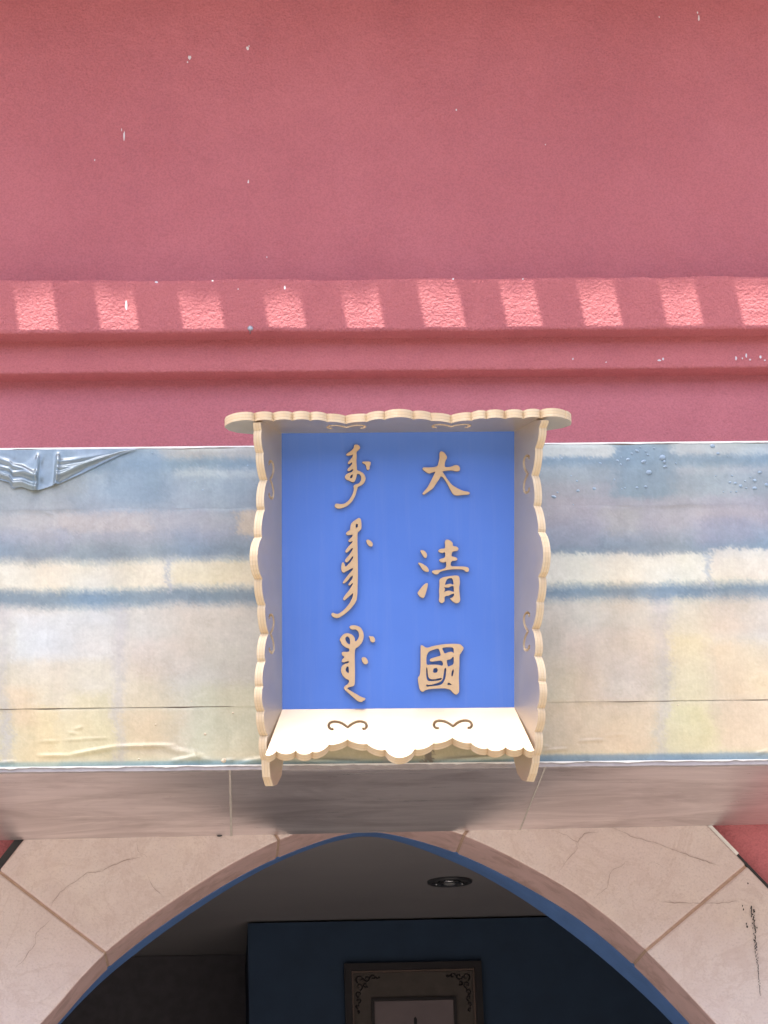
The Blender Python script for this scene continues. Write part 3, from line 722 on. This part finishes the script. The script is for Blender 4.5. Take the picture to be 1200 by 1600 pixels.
# loose crumpled film at the upper left corner
def flap():
    n, m = 150, 56
    V = []; Fc = []; cols = []
    low = [(-60,742),(-10,748),(15,755),(20,765),(34,762),(55,769),(70,764),(92,757),(110,749),(130,740),(160,725),(190,711),(214,703.2)]
    lx = [p[0] for p in low]; ly = [p[1] for p in low]
    xs_ = np.linspace(-60, 214, n)
    for j in range(m):
        t = j/(m-1)
        for x in xs_:
            yb2 = np.interp(x, lx, ly); y = ytop(x)+0.8+(yb2-ytop(x)-0.8)*t
            h = 0.0
            xa = 60-4*t; xb2 = 92-5*t
            h += 0.020*math.exp(-abs(x-xa)/2.6)*min(1, t*5)
            h += 0.022*math.exp(-abs(x-xb2)/2.6)*min(1, t*5)
            if x > xb2:
                u = (x-xb2)/(214-xb2); h += 0.020*math.exp(-((t-0.78+0.25*u)/0.10)**2)*(1-u)**.6 + 0.012*math.exp(-((t-0.38)/0.09)**2)*math.exp(-u*5) + 0.010*math.exp(-((t-0.55-0.3*u)/0.06)**2)*(1-u)
            if x < xa:
                u = (xa-x)/60; h += 0.018*math.exp(-((t-0.30-0.35*(1-u))/0.09)**2)*max(0, 1-u*0.7) + 0.014*math.exp(-((t-0.92+0.1*u)/0.06)**2) + 0.010*math.exp(-((t-0.66+0.1*u)/0.05)**2)*math.exp(-((u-.5)/.4)**2)
            h += 0.005*mnoise.noise(Vector((x*0.045, y*0.05, 1)))
            h = max(0, h)*0.8*min(1, (214-x)/50+0.08)*min(1, t*4+0.05) + 0.003
            v = P(x, y, FY); V.append((v.x, FY-0.004-h, v.z))
            cols.append((146+14*mnoise.noise(Vector((x*.03, y*.05, 2))), 160+12*mnoise.noise(Vector((x*.03, y*.05, 2))), 168+12*mnoise.noise(Vector((x*.03, y*.05, 2)))))
    for j in range(m-1):
        for i in range(n-1): a = j*n+i; Fc.append((a, a+n, a+n+1, a+1))
    o = mesh_obj('loose_film_flap', V, Fc, M['film_loose'], smooth=True); keep(o, fas)
    ca = o.data.color_attributes.new('print', 'FLOAT_COLOR', 'POINT')
    cl = srgb2lin(np.array(cols))*K_PRINT
    ca.data.foreach_set('color', np.concatenate([cl, np.ones((len(cl), 1))], -1).astype(np.float32).ravel())
flap()
# air bubbles under the film
def dome(name):
    V = [(0, -0.55, 0)]; Fc = []
    rs = [(0.35, 0.50), (0.7, 0.30), (1.0, 0.0), (1.05, -0.3)]; n = 10
    for r, h in rs:
        for i in range(n): a = 2*math.pi*i/n; V.append((r*math.cos(a), -h, r*math.sin(a)))
    for i in range(n): Fc.append((0, 1+i, 1+(i+1) % n))
    for j in range(len(rs)-1):
        for i in range(n): Fc.append((1+j*n+i, 1+(j+1)*n+i, 1+(j+1)*n+(i+1) % n, 1+j*n+(i+1) % n))
    return mesh_obj(name, V, Fc, M['bubble'], smooth=True)
bubs = [(75,108,5),(112,108,7),(105,98,4),(290,130,7),(370,118,7),(385,135,5),(388,103,4),(418,112,7),(436,85,5),(460,72,7),(490,122,10),(515,172,11),(578,103,13),(590,145,7),(586,122,7),(540,60,4),(510,90,5),(475,55,4),(500,75,3),(640,130,4),(835,85,6),(810,50,9),(880,98,4),(155,188,5),(182,212,6),(187,258,9),(262,248,9),(75,285,9),(92,265,4),(460,243,6),(500,238,6),(405,245,4),(390,248,3),(355,205,5),(890,218,6),(915,222,6),(940,235,8),(1005,210,8),(1005,245,8),(1028,172,8),(1060,230,9),(960,212,4),(900,187,5),(985,195,4),(966,245,4),(860,262,3),(895,262,3),(920,262,4),(825,188,3),(165,322,3),(650,1250,4)]
left_b = [(340,1020,4),(870,208,4),(905,245,5),(908,290,3),(680,80,3),(1105,135,4),(855,1188,6),(1000,1452,9),(695,1292,5),(915,1335,5),(380,1185,4),(270,1255,3),(1040,1240,4),(620,1445,4)]
proto = None
for k, (X, Y, r) in enumerate(bubs+left_b):
    if k < len(bubs): px, py, rr = 840+X*0.3375, 680+Y*0.3375, r*0.3375
    else: px, py, rr = X*0.35, 680+Y*0.35, r*0.35
    if proto is None: o = proto = dome('film_bubble')
    else: o = proto.copy(); C.objects.link(o)
    q = P(px, py, FY-0.0035); rm = rr*0.0023
    o.location = q; o.scale = (rm*random.uniform(0.9, 1.3), rm*0.75, rm*random.uniform(0.75, 1.0)); o.rotation_euler = (0, random.uniform(-0.5, 0.5), 0)
    o.parent = fas; o.matrix_parent_inverse = Matrix.Translation(fas.location).inverted()
    if py > 900:
        if 'warm' not in M: M['warm'] = film('film_bubble_warm', False, (0.55, 0.46, 0.33, 1), 0.35)
        o.data = proto.data.copy(); o.data.materials[0] = M['warm']

# ------------------------------------------------------------------ the plaque
TILT = math.radians(9.0)
base = P(622, 1106.5, FY-0.075)
ex = (P(803, 1105, base.y)-P(441, 1108, base.y)); ex.y = 0; ex.normalize()
up = Vector((0, -math.sin(TILT), math.cos(TILT))); up = (up-ex*up.dot(ex)).normalized()
en = ex.cross(up).normalized()
if en.y > 0: en = -en                        # outward, towards the street
pl = empty('hanging_plaque', base, 'scalloped cream plaque with a blue panel bearing tan Chinese and Manchu lettering', 'plaque')
def frame_m(o, a, b_, c_): 
    m = Matrix.Identity(4)
    for i, v in enumerate((a, b_, c_)): m[0][i], m[1][i], m[2][i] = v
    m.translation = o-base; return m
def on_plane(px, py, o, a, b_, n): v = PP(px, py, o, n)-o; return (v.dot(a), v.dot(b_))
# panel
def Q(p, off=0.0): return on_plane(p[0], p[1], base+en*off, ex, up, en)
cor = [Q((441,1108)), Q((803.5,1105)), Q((803.5,674)), Q((440,677))]
BT = 0.027
pan = [(cor[0][0]-0.02, cor[0][1]-0.02), (cor[1][0]+0.02, cor[1][1]-0.02), (cor[2][0]+0.02, cor[2][1]+0.02), (cor[3][0]-0.02, cor[3][1]+0.02)]
panel = plate('blue_panel', [[pan]], 0.010, [M['blue'], M['blue']], frame_m(base-en*0.010, ex, up, en), pl)
def W(uv): return base+ex*uv[0]+up*uv[1]
c3 = lambda x, y: (380+x*0.21667, 900+y*0.21667)
c4 = lambda x, y: (620+x*0.21667, 900+y*0.21667)
c6 = lambda x, y: (500+x*0.125, 680+y*0.125)
c7b = lambda x, y: (500+x*0.14371, 880+y*0.14371)
c8 = lambda x, y: (640+x*0.16871, 690+y*0.16875)
def scallop(nt_, sag, out):                 # arcs between notches, bulging to the pixel direction out
    pts = []; out = Vector(out)
    for i in range(len(nt_)-1):
        a = Vector(nt_[i]); b_ = Vector(nt_[i+1]); s_ = sag[i] if isinstance(sag, (list, tuple)) else sag
        for k in range(9):
            t = k/9; pts.append(tuple(a.lerp(b_, t)+out*(s_*(1-(2*t-1)**2)**0.75)))
    pts.append(tuple(nt_[-1])); return pts
def hook_outline():                          # moustache-shaped slot: offset a centre line both ways
    cl = [(646,1107),(632,1111),(617,1102),(611,1084),(622,1064),(652,1055),(690,1060),(722,1076),(750,1098)]
    cl = cl + [(1500-x, y) for x, y in cl[-2::-1]]
    cl = [Vector(p) for p in cl]; fine = []
    for i in range(len(cl)-1):
        p0, p1, p2, p3 = cl[max(i-1, 0)], cl[i], cl[i+1], cl[min(i+2, len(cl)-1)]
        if i == 7: p3 = p2
        if i == 8: p0 = p1
        for t in (0, 0.5): fine.append(0.5*((2*p1)+(p2-p0)*t+(2*p0-5*p1+4*p2-p3)*t*t+(3*p1-p0-3*p2+p3)*t**3))
    fine.append(cl[-1]); n = len(fine); A = []; B = []
    for i, p in enumerate(fine):
        t = (fine[min(i+1, n-1)]-fine[max(i-1, 0)]).normalized(); nr = Vector((-t.y, t.x))
        wd = 10.0 if 3 <= i <= n-4 else (7.5, 8.5, 9.5)[min(i, n-1-i)]
        A.append(p+nr*wd); B.append(p-nr*wd)
    return [tuple(q) for q in A+B[::-1]]
hook_n = [((x-750)*0.21667*0.002, (1085-y)) for x, y in hook_outline()]     # x in metres, y in crop units (up)
DEP = 0.165
# each board: plane through the panel edge; first axis along the edge, second axis outwards to the front edge
def board(name, p0, p1, fpx, px_out, hooks, hook_dir, outer_pos, mats=None):
    """p0,p1: panel edge in panel uv; fpx: pixel of a point on the front edge; px_out: traced outline in pixels; hooks: (along px, frac)"""
    o = W(p0); a = (W(p1)-o).normalized()
    # choose the front line so that fpx lies at depth DEP
    v = PP(fpx[0], fpx[1], base+en*DEP, en)-o
    v -= a*v.dot(a); b_ = v.normalized()
    n = a.cross(b_).normalized()
    loop = [on_plane(p[0], p[1], o, a, b_, n) for p in px_out]
    loop = [(q[0], max(q[1], -0.03)) for q in loop]
    wmax = v.length
    holes = []
    for (hpx, frac) in hooks:
        cx = on_plane(hpx[0], hpx[1], o, a, b_, n)[0]
        hs = [(cx+x, wmax*frac+hook_dir*y*0.00066) for x, y in hook_n]
        holes.append(hs)
    # thickness goes to the outside of the frame
    mid = W(((cor[0][0]+cor[1][0])/2, (cor[0][1]+cor[3][1])/2))
    sgn = 1 if n.dot(mid-o) > 0 else -1
    cen = o - n*sgn*(BT/2)
    return plate(name, [[loop]+holes], BT/2, [M['cream'], M['ply']], frame_m(cen, a, b_, n), pl)
# bottom board
bn = [(414.7,1179.5),(432,1173),(462,1172.6),(487.7,1174),(514,1163),(543,1155),(573.5,1162),(602,1171),(648,1170),(677,1161),(707,1152.4),(736,1160.6),(762,1168.7),(789.7,1167),(818,1167),(834.5,1172)]
bs = [3.5,5.5,5.5,5,3,3,4,13.5,4,3,3,4,5.5,5.5,4]
bot_out = [(441,1108.5)] + scallop(bn, bs, (0, 1)) + [(803.5,1105.5)]
board('bottom_board', cor[0], cor[1], (622, 1181), bot_out, [((543,1130), 0.36), ((707,1127), 0.36)], -1, 0)
# top board
tn = [(353,664),(398,658.5),(427,658),(457,657.5),(485,657.5),(511,659.5),(540,662.5),(573,659.5),(601,656),(646,655.5),(674,658),(705,661.5),(737,657.5),(760,655),(789,655),(818,654.5),(845,653.5),(884,654.5),(893,660)]
ts = [4.4,2.6,2.6,2.6,2.4,1.6,1.6,2.6,4.0,2.2,1.5,1.9,2.4,2.6,2.6,2.6,3.6,1.6]
top_out = [(394,678.5),(372,676.5),(358,673),(351,668)] + scallop(tn, ts, (0, -1)) + [(892,664.5),(878,669),(853,673),(803.5,674)]
board('top_board', cor[3], cor[2], (622, 655), top_out, [((541,668), 0.45), ((705,666), 0.45)], 1, 0)
# side boards
ln = [(407.5,659.5),(409,672),(412,707),(418,749.5),(414,796),(409.5,839),(410,904),(415,945),(420,989.5),(415,1033),(411.4,1072),(413.6,1111),(418.6,1149),(421,1187)]
ls = [0.5,2.0,2.0,3.2,2.5,7.5,2.5,2.5,3.5,2.6,3.2,3.2,3.2]
left_out = [(440.3,662),(441,1108),(443,1186),(440,1212),(433,1226),(427,1228),(422.5,1214),(421,1196)] + scallop(ln[::-1], ls[::-1], (-1, 0))
board('side_board', cor[3], cor[0], (407, 900), left_out, [((422,749), 0.50), ((423,990), 0.50)], -1, 0)
rn = [(846,656),(842,668),(836,700),(830,742.5),(833.5,790),(840.5,831),(841,901),(838,940),(831,982),(834.5,1025),(841,1064),(839,1106),(835,1143),(832,1180)]
rs_ = [0.5,2.0,2.0,3.2,2.5,8,2.5,2.5,3.5,2.6,3.2,3.2,3.0]
right_out = [(803.5,660),(803.5,1105),(801.5,1182),(808,1208),(815,1219),(822.5,1221),(827,1209),(831,1192)] + scallop(rn[::-1], rs_[::-1], (1, 0))
board('side_board', cor[2], cor[1], (843, 900), right_out, [((826,740), 0.50), ((826,986), 0.50)], -1, 0)
# shadow notch just below the bottom board is painted into the film print
# lettering
def letters(name, groups, label):
    G = []
    for loops, cf in groups:
        G.append([chaikin([Q(cf(*p), 0.012) for p in lp], 1) for lp in loops])
    o = plate(name, G, 0.005, [M['letter'], M['letter_side']], frame_m(base+en*0.0062, ex, up, en), pl)
    o['label'] = label; return o
letters('chinese_character', [([[(290,88),(320,98),(352,145),(330,180),(322,230),(340,238),(385,232),(425,215),(455,222),(470,250),(460,272),(430,275),(395,265),(340,268),(300,275),(320,300),(345,340),(385,395),(430,425),(490,455),(550,465),(560,478),(545,490),(490,492),(440,500),(405,490),(380,450),(345,380),(310,330),(290,318),(275,345),(245,390),(215,435),(190,452),(150,480),(130,492),(117,480),(135,460),(165,425),(200,360),(235,290),(238,276),(210,285),(180,296),(150,280),(130,265),(118,248),(130,237),(180,240),(225,236),(258,228),(268,195),(278,150),(276,105)]], c8)], 'tan raised character at the top of the right column')
letters('chinese_character', [
    ([[(105,1002),(140,1010),(165,1045),(155,1078),(138,1075),(120,1050),(100,1015)]], c8),
    ([[(85,1118),(120,1130),(165,1160),(182,1195),(170,1207),(140,1200),(115,1180),(100,1150),(78,1128)]], c8),
    ([[(165,1308),(172,1320),(160,1370),(145,1420),(132,1447),(110,1445),(85,1425),(72,1398),(95,1370),(125,1330),(150,1312)]], c8),
    ([[(340,905),(370,910),(400,935),(400,968),(435,970),(455,990),(445,1010),(410,1015),(395,1020),(385,1062),(430,1070),(445,1088),(435,1100),(385,1105),(378,1155),(440,1155),(500,1155),(545,1165),(552,1185),(545,1205),(520,1205),(505,1185),(450,1180),(390,1182),(330,1190),(280,1205),(260,1230),(235,1228),(210,1212),(207,1198),(230,1190),(290,1185),(330,1172),(340,1150),(340,1110),(310,1120),(285,1112),(272,1098),(285,1085),(330,1075),(330,1020),(300,1033),(275,1022),(262,1010),(285,992),(328,990),(330,960),(326,925)]], c8),
    ([[(275,1275),(310,1255),(370,1245),(430,1237),(460,1245),(468,1310),(458,1350),(465,1420),(470,1470),(455,1492),(430,1497),(400,1480),(372,1450),(395,1445),(412,1425),(412,1405),(385,1412),(365,1425),(335,1428),(322,1440),(325,1475),(310,1492),(290,1495),(270,1475),(277,1430),(272,1380),(278,1330)],
      [(335,1300),(345,1275),(370,1262),(395,1265),(405,1290),(408,1320),(395,1325),(385,1315),(350,1320),(325,1328)],
      [(318,1345),(340,1352),(365,1350),(390,1335),(408,1338),(410,1370),(412,1390),(395,1388),(370,1378),(345,1382),(318,1392),(330,1370)]], c8)], 'tan raised character in the middle of the right column')
letters('chinese_character', [([[(172,497),(185,500),(215,520),(260,505),(330,492),(400,488),(455,490),(470,503),(485,518),(470,545),(452,570),(452,640),(447,720),(450,800),(450,838),(430,857),(408,845),(385,818),(340,808),(270,812),(215,818),(185,837),(165,820),(155,770),(152,730),(168,715),(172,640),(172,560)],
      [(215,575),(230,545),(265,530),(300,522),(310,540),(318,575),(290,582),(245,595),(237,607),(245,618),(290,612),(322,608),(335,630),(330,648),(300,640),(260,638),(215,642),(213,610)],
      [(325,518),(370,512),(410,515),(412,560),(398,545),(370,550),(345,560),(335,540)],
      [(410,575),(412,635),(390,645),(368,655),(362,625),(360,605),(390,600)],
      [(268,665),(290,662),(297,680),(288,698),(262,697),(262,678)],
      [(212,660),(220,660),(225,720),(235,742),(275,745),(300,738),(320,735),(328,742),(310,752),(270,757),(225,759),(212,730)],
      [(345,660),(358,665),(355,700),(350,740),(330,778),(300,790),(250,794),(212,799),(213,780),(235,787),(300,770),(330,752),(338,710)],
      [(408,665),(412,690),(402,725),(393,722),(395,695)],
      [(373,765),(402,787),(360,785)]], c4)], 'tan raised boxed character at the foot of the right column')
letters('manchu_word', [([[(430,118),(460,115),(490,128),(503,155),(490,178),(458,205),(455,230),(460,260),(455,330),(460,390),(463,440),(500,450),(545,475),(572,530),(565,575),(530,620),(475,642),(460,690),(440,760),(400,830),(340,885),(280,908),(235,918),(195,905),(183,885),(190,858),(220,853),(260,862),(310,855),(360,815),(405,745),(425,680),(418,630),(450,612),(490,600),(515,560),(515,515),(495,485),(462,480),(455,530),(430,585),(405,587),(370,570),(330,555),(308,525),(325,490),(360,470),(395,462),(415,440),(412,420),(385,435),(365,450),(340,440),(345,420),(380,385),(400,360),(405,335),(385,345),(365,362),(345,352),(355,330),(385,300),(408,265),(412,240),(385,250),(345,258),(325,245),(340,225),(385,200),(420,165),(425,140)],
      [(375,525),(385,500),(408,485),(410,515),(395,538),(378,535)]], c6),
    ([[(525,335),(540,328),(635,328),(632,370),(620,390),(622,420),(600,437),(582,425),(578,385),(560,358),(535,350)]], c6)], 'tan raised script word at the top of the left column')
def mixp(*seg):
    out = []
    for cf, pts in seg: out += [cf(*p) for p in pts]
    return out
ident = lambda x, y: (x, y)
w2 = mixp((c6, [(490,1030),(512,1050),(520,1110),(518,1170),(490,1200),(470,1215),(468,1300),(470,1400)]),
          (c7b, [(412,0),(412,180),(405,380),(385,430),(330,500),(260,560),(200,595),(165,595),(130,575),(122,548),(140,537),(165,548),(200,552),(260,510),(320,440),(355,370),(362,320),(335,345),(300,375),(265,405),(248,390),(270,350),(320,290),(358,225),(356,212),(345,222),(325,243),(305,237),(320,210),(355,165),(358,130),(330,150),(300,190),(262,222),(245,212),(265,180),(320,110),(358,68),(356,50),(335,60),(290,85),(255,105),(235,85),(230,45),(237,0),(250,-12),(262,-4),(268,14),(278,42),(305,15),(340,-25),(362,-62)]),
          (c6, [(410,1505),(370,1560),(340,1590),(318,1585),(312,1560),(330,1535),(370,1490),(408,1430),(410,1400),(360,1450),(330,1470),(315,1455),(325,1430),(360,1385),(400,1345),(410,1320),(375,1335),(350,1325),(370,1300),(405,1265),(410,1240),(380,1245),(340,1250),(323,1230),(335,1210),(375,1185),(378,1160),(385,1110),(410,1080),(455,1050)]))
letters('manchu_word', [([w2, [c6(*p) for p in [(445,1145),(448,1115),(462,1102),(477,1120),(470,1150),(455,1158)]]], ident),
    ([[(578,1310),(605,1302),(640,1325),(662,1355),(655,1390),(625,1390),(600,1370),(583,1340)]], c6)], 'tan raised script word in the middle of the left column')
letters('manchu_word', [([[(318,690),(340,675),(390,675),(440,695),(470,745),(478,800),(460,860),(420,905),(380,930),(378,1000),(380,1150),(380,1300),(370,1335),(320,1345),(292,1360),(330,1385),(400,1425),(450,1455),(498,1468),(485,1490),(470,1495),(455,1510),(420,1505),(380,1475),(320,1420),(280,1385),(257,1358),(270,1335),(300,1315),(318,1290),(315,1270),(280,1255),(245,1220),(227,1170),(235,1120),(265,1095),(310,1085),(320,1065),(290,1068),(255,1078),(233,1070),(245,1040),(270,1020),(240,998),(235,970),(250,962),(300,965),(320,955),(320,930),(280,915),(240,885),(225,850),(212,835),(230,800),(260,768),(300,758),(350,775),(378,810),(382,855),(410,830),(428,790),(420,745),(390,718),(350,722),(330,712)],
      [(272,820),(285,798),(305,795),(325,820),(330,880),(310,880),(285,855)], [(275,1160),(290,1125),(312,1120),(315,1195),(295,1190)]], c7b),
    ([[(530,787),(550,795),(580,795),(600,825),(597,855),(570,862),(548,845),(540,815)]], c7b),
    ([[(450,1030),(475,1018),(505,1030),(527,1075),(510,1095),(485,1100),(460,1070)]], c7b)], 'tan raised script word at the foot of the left column')
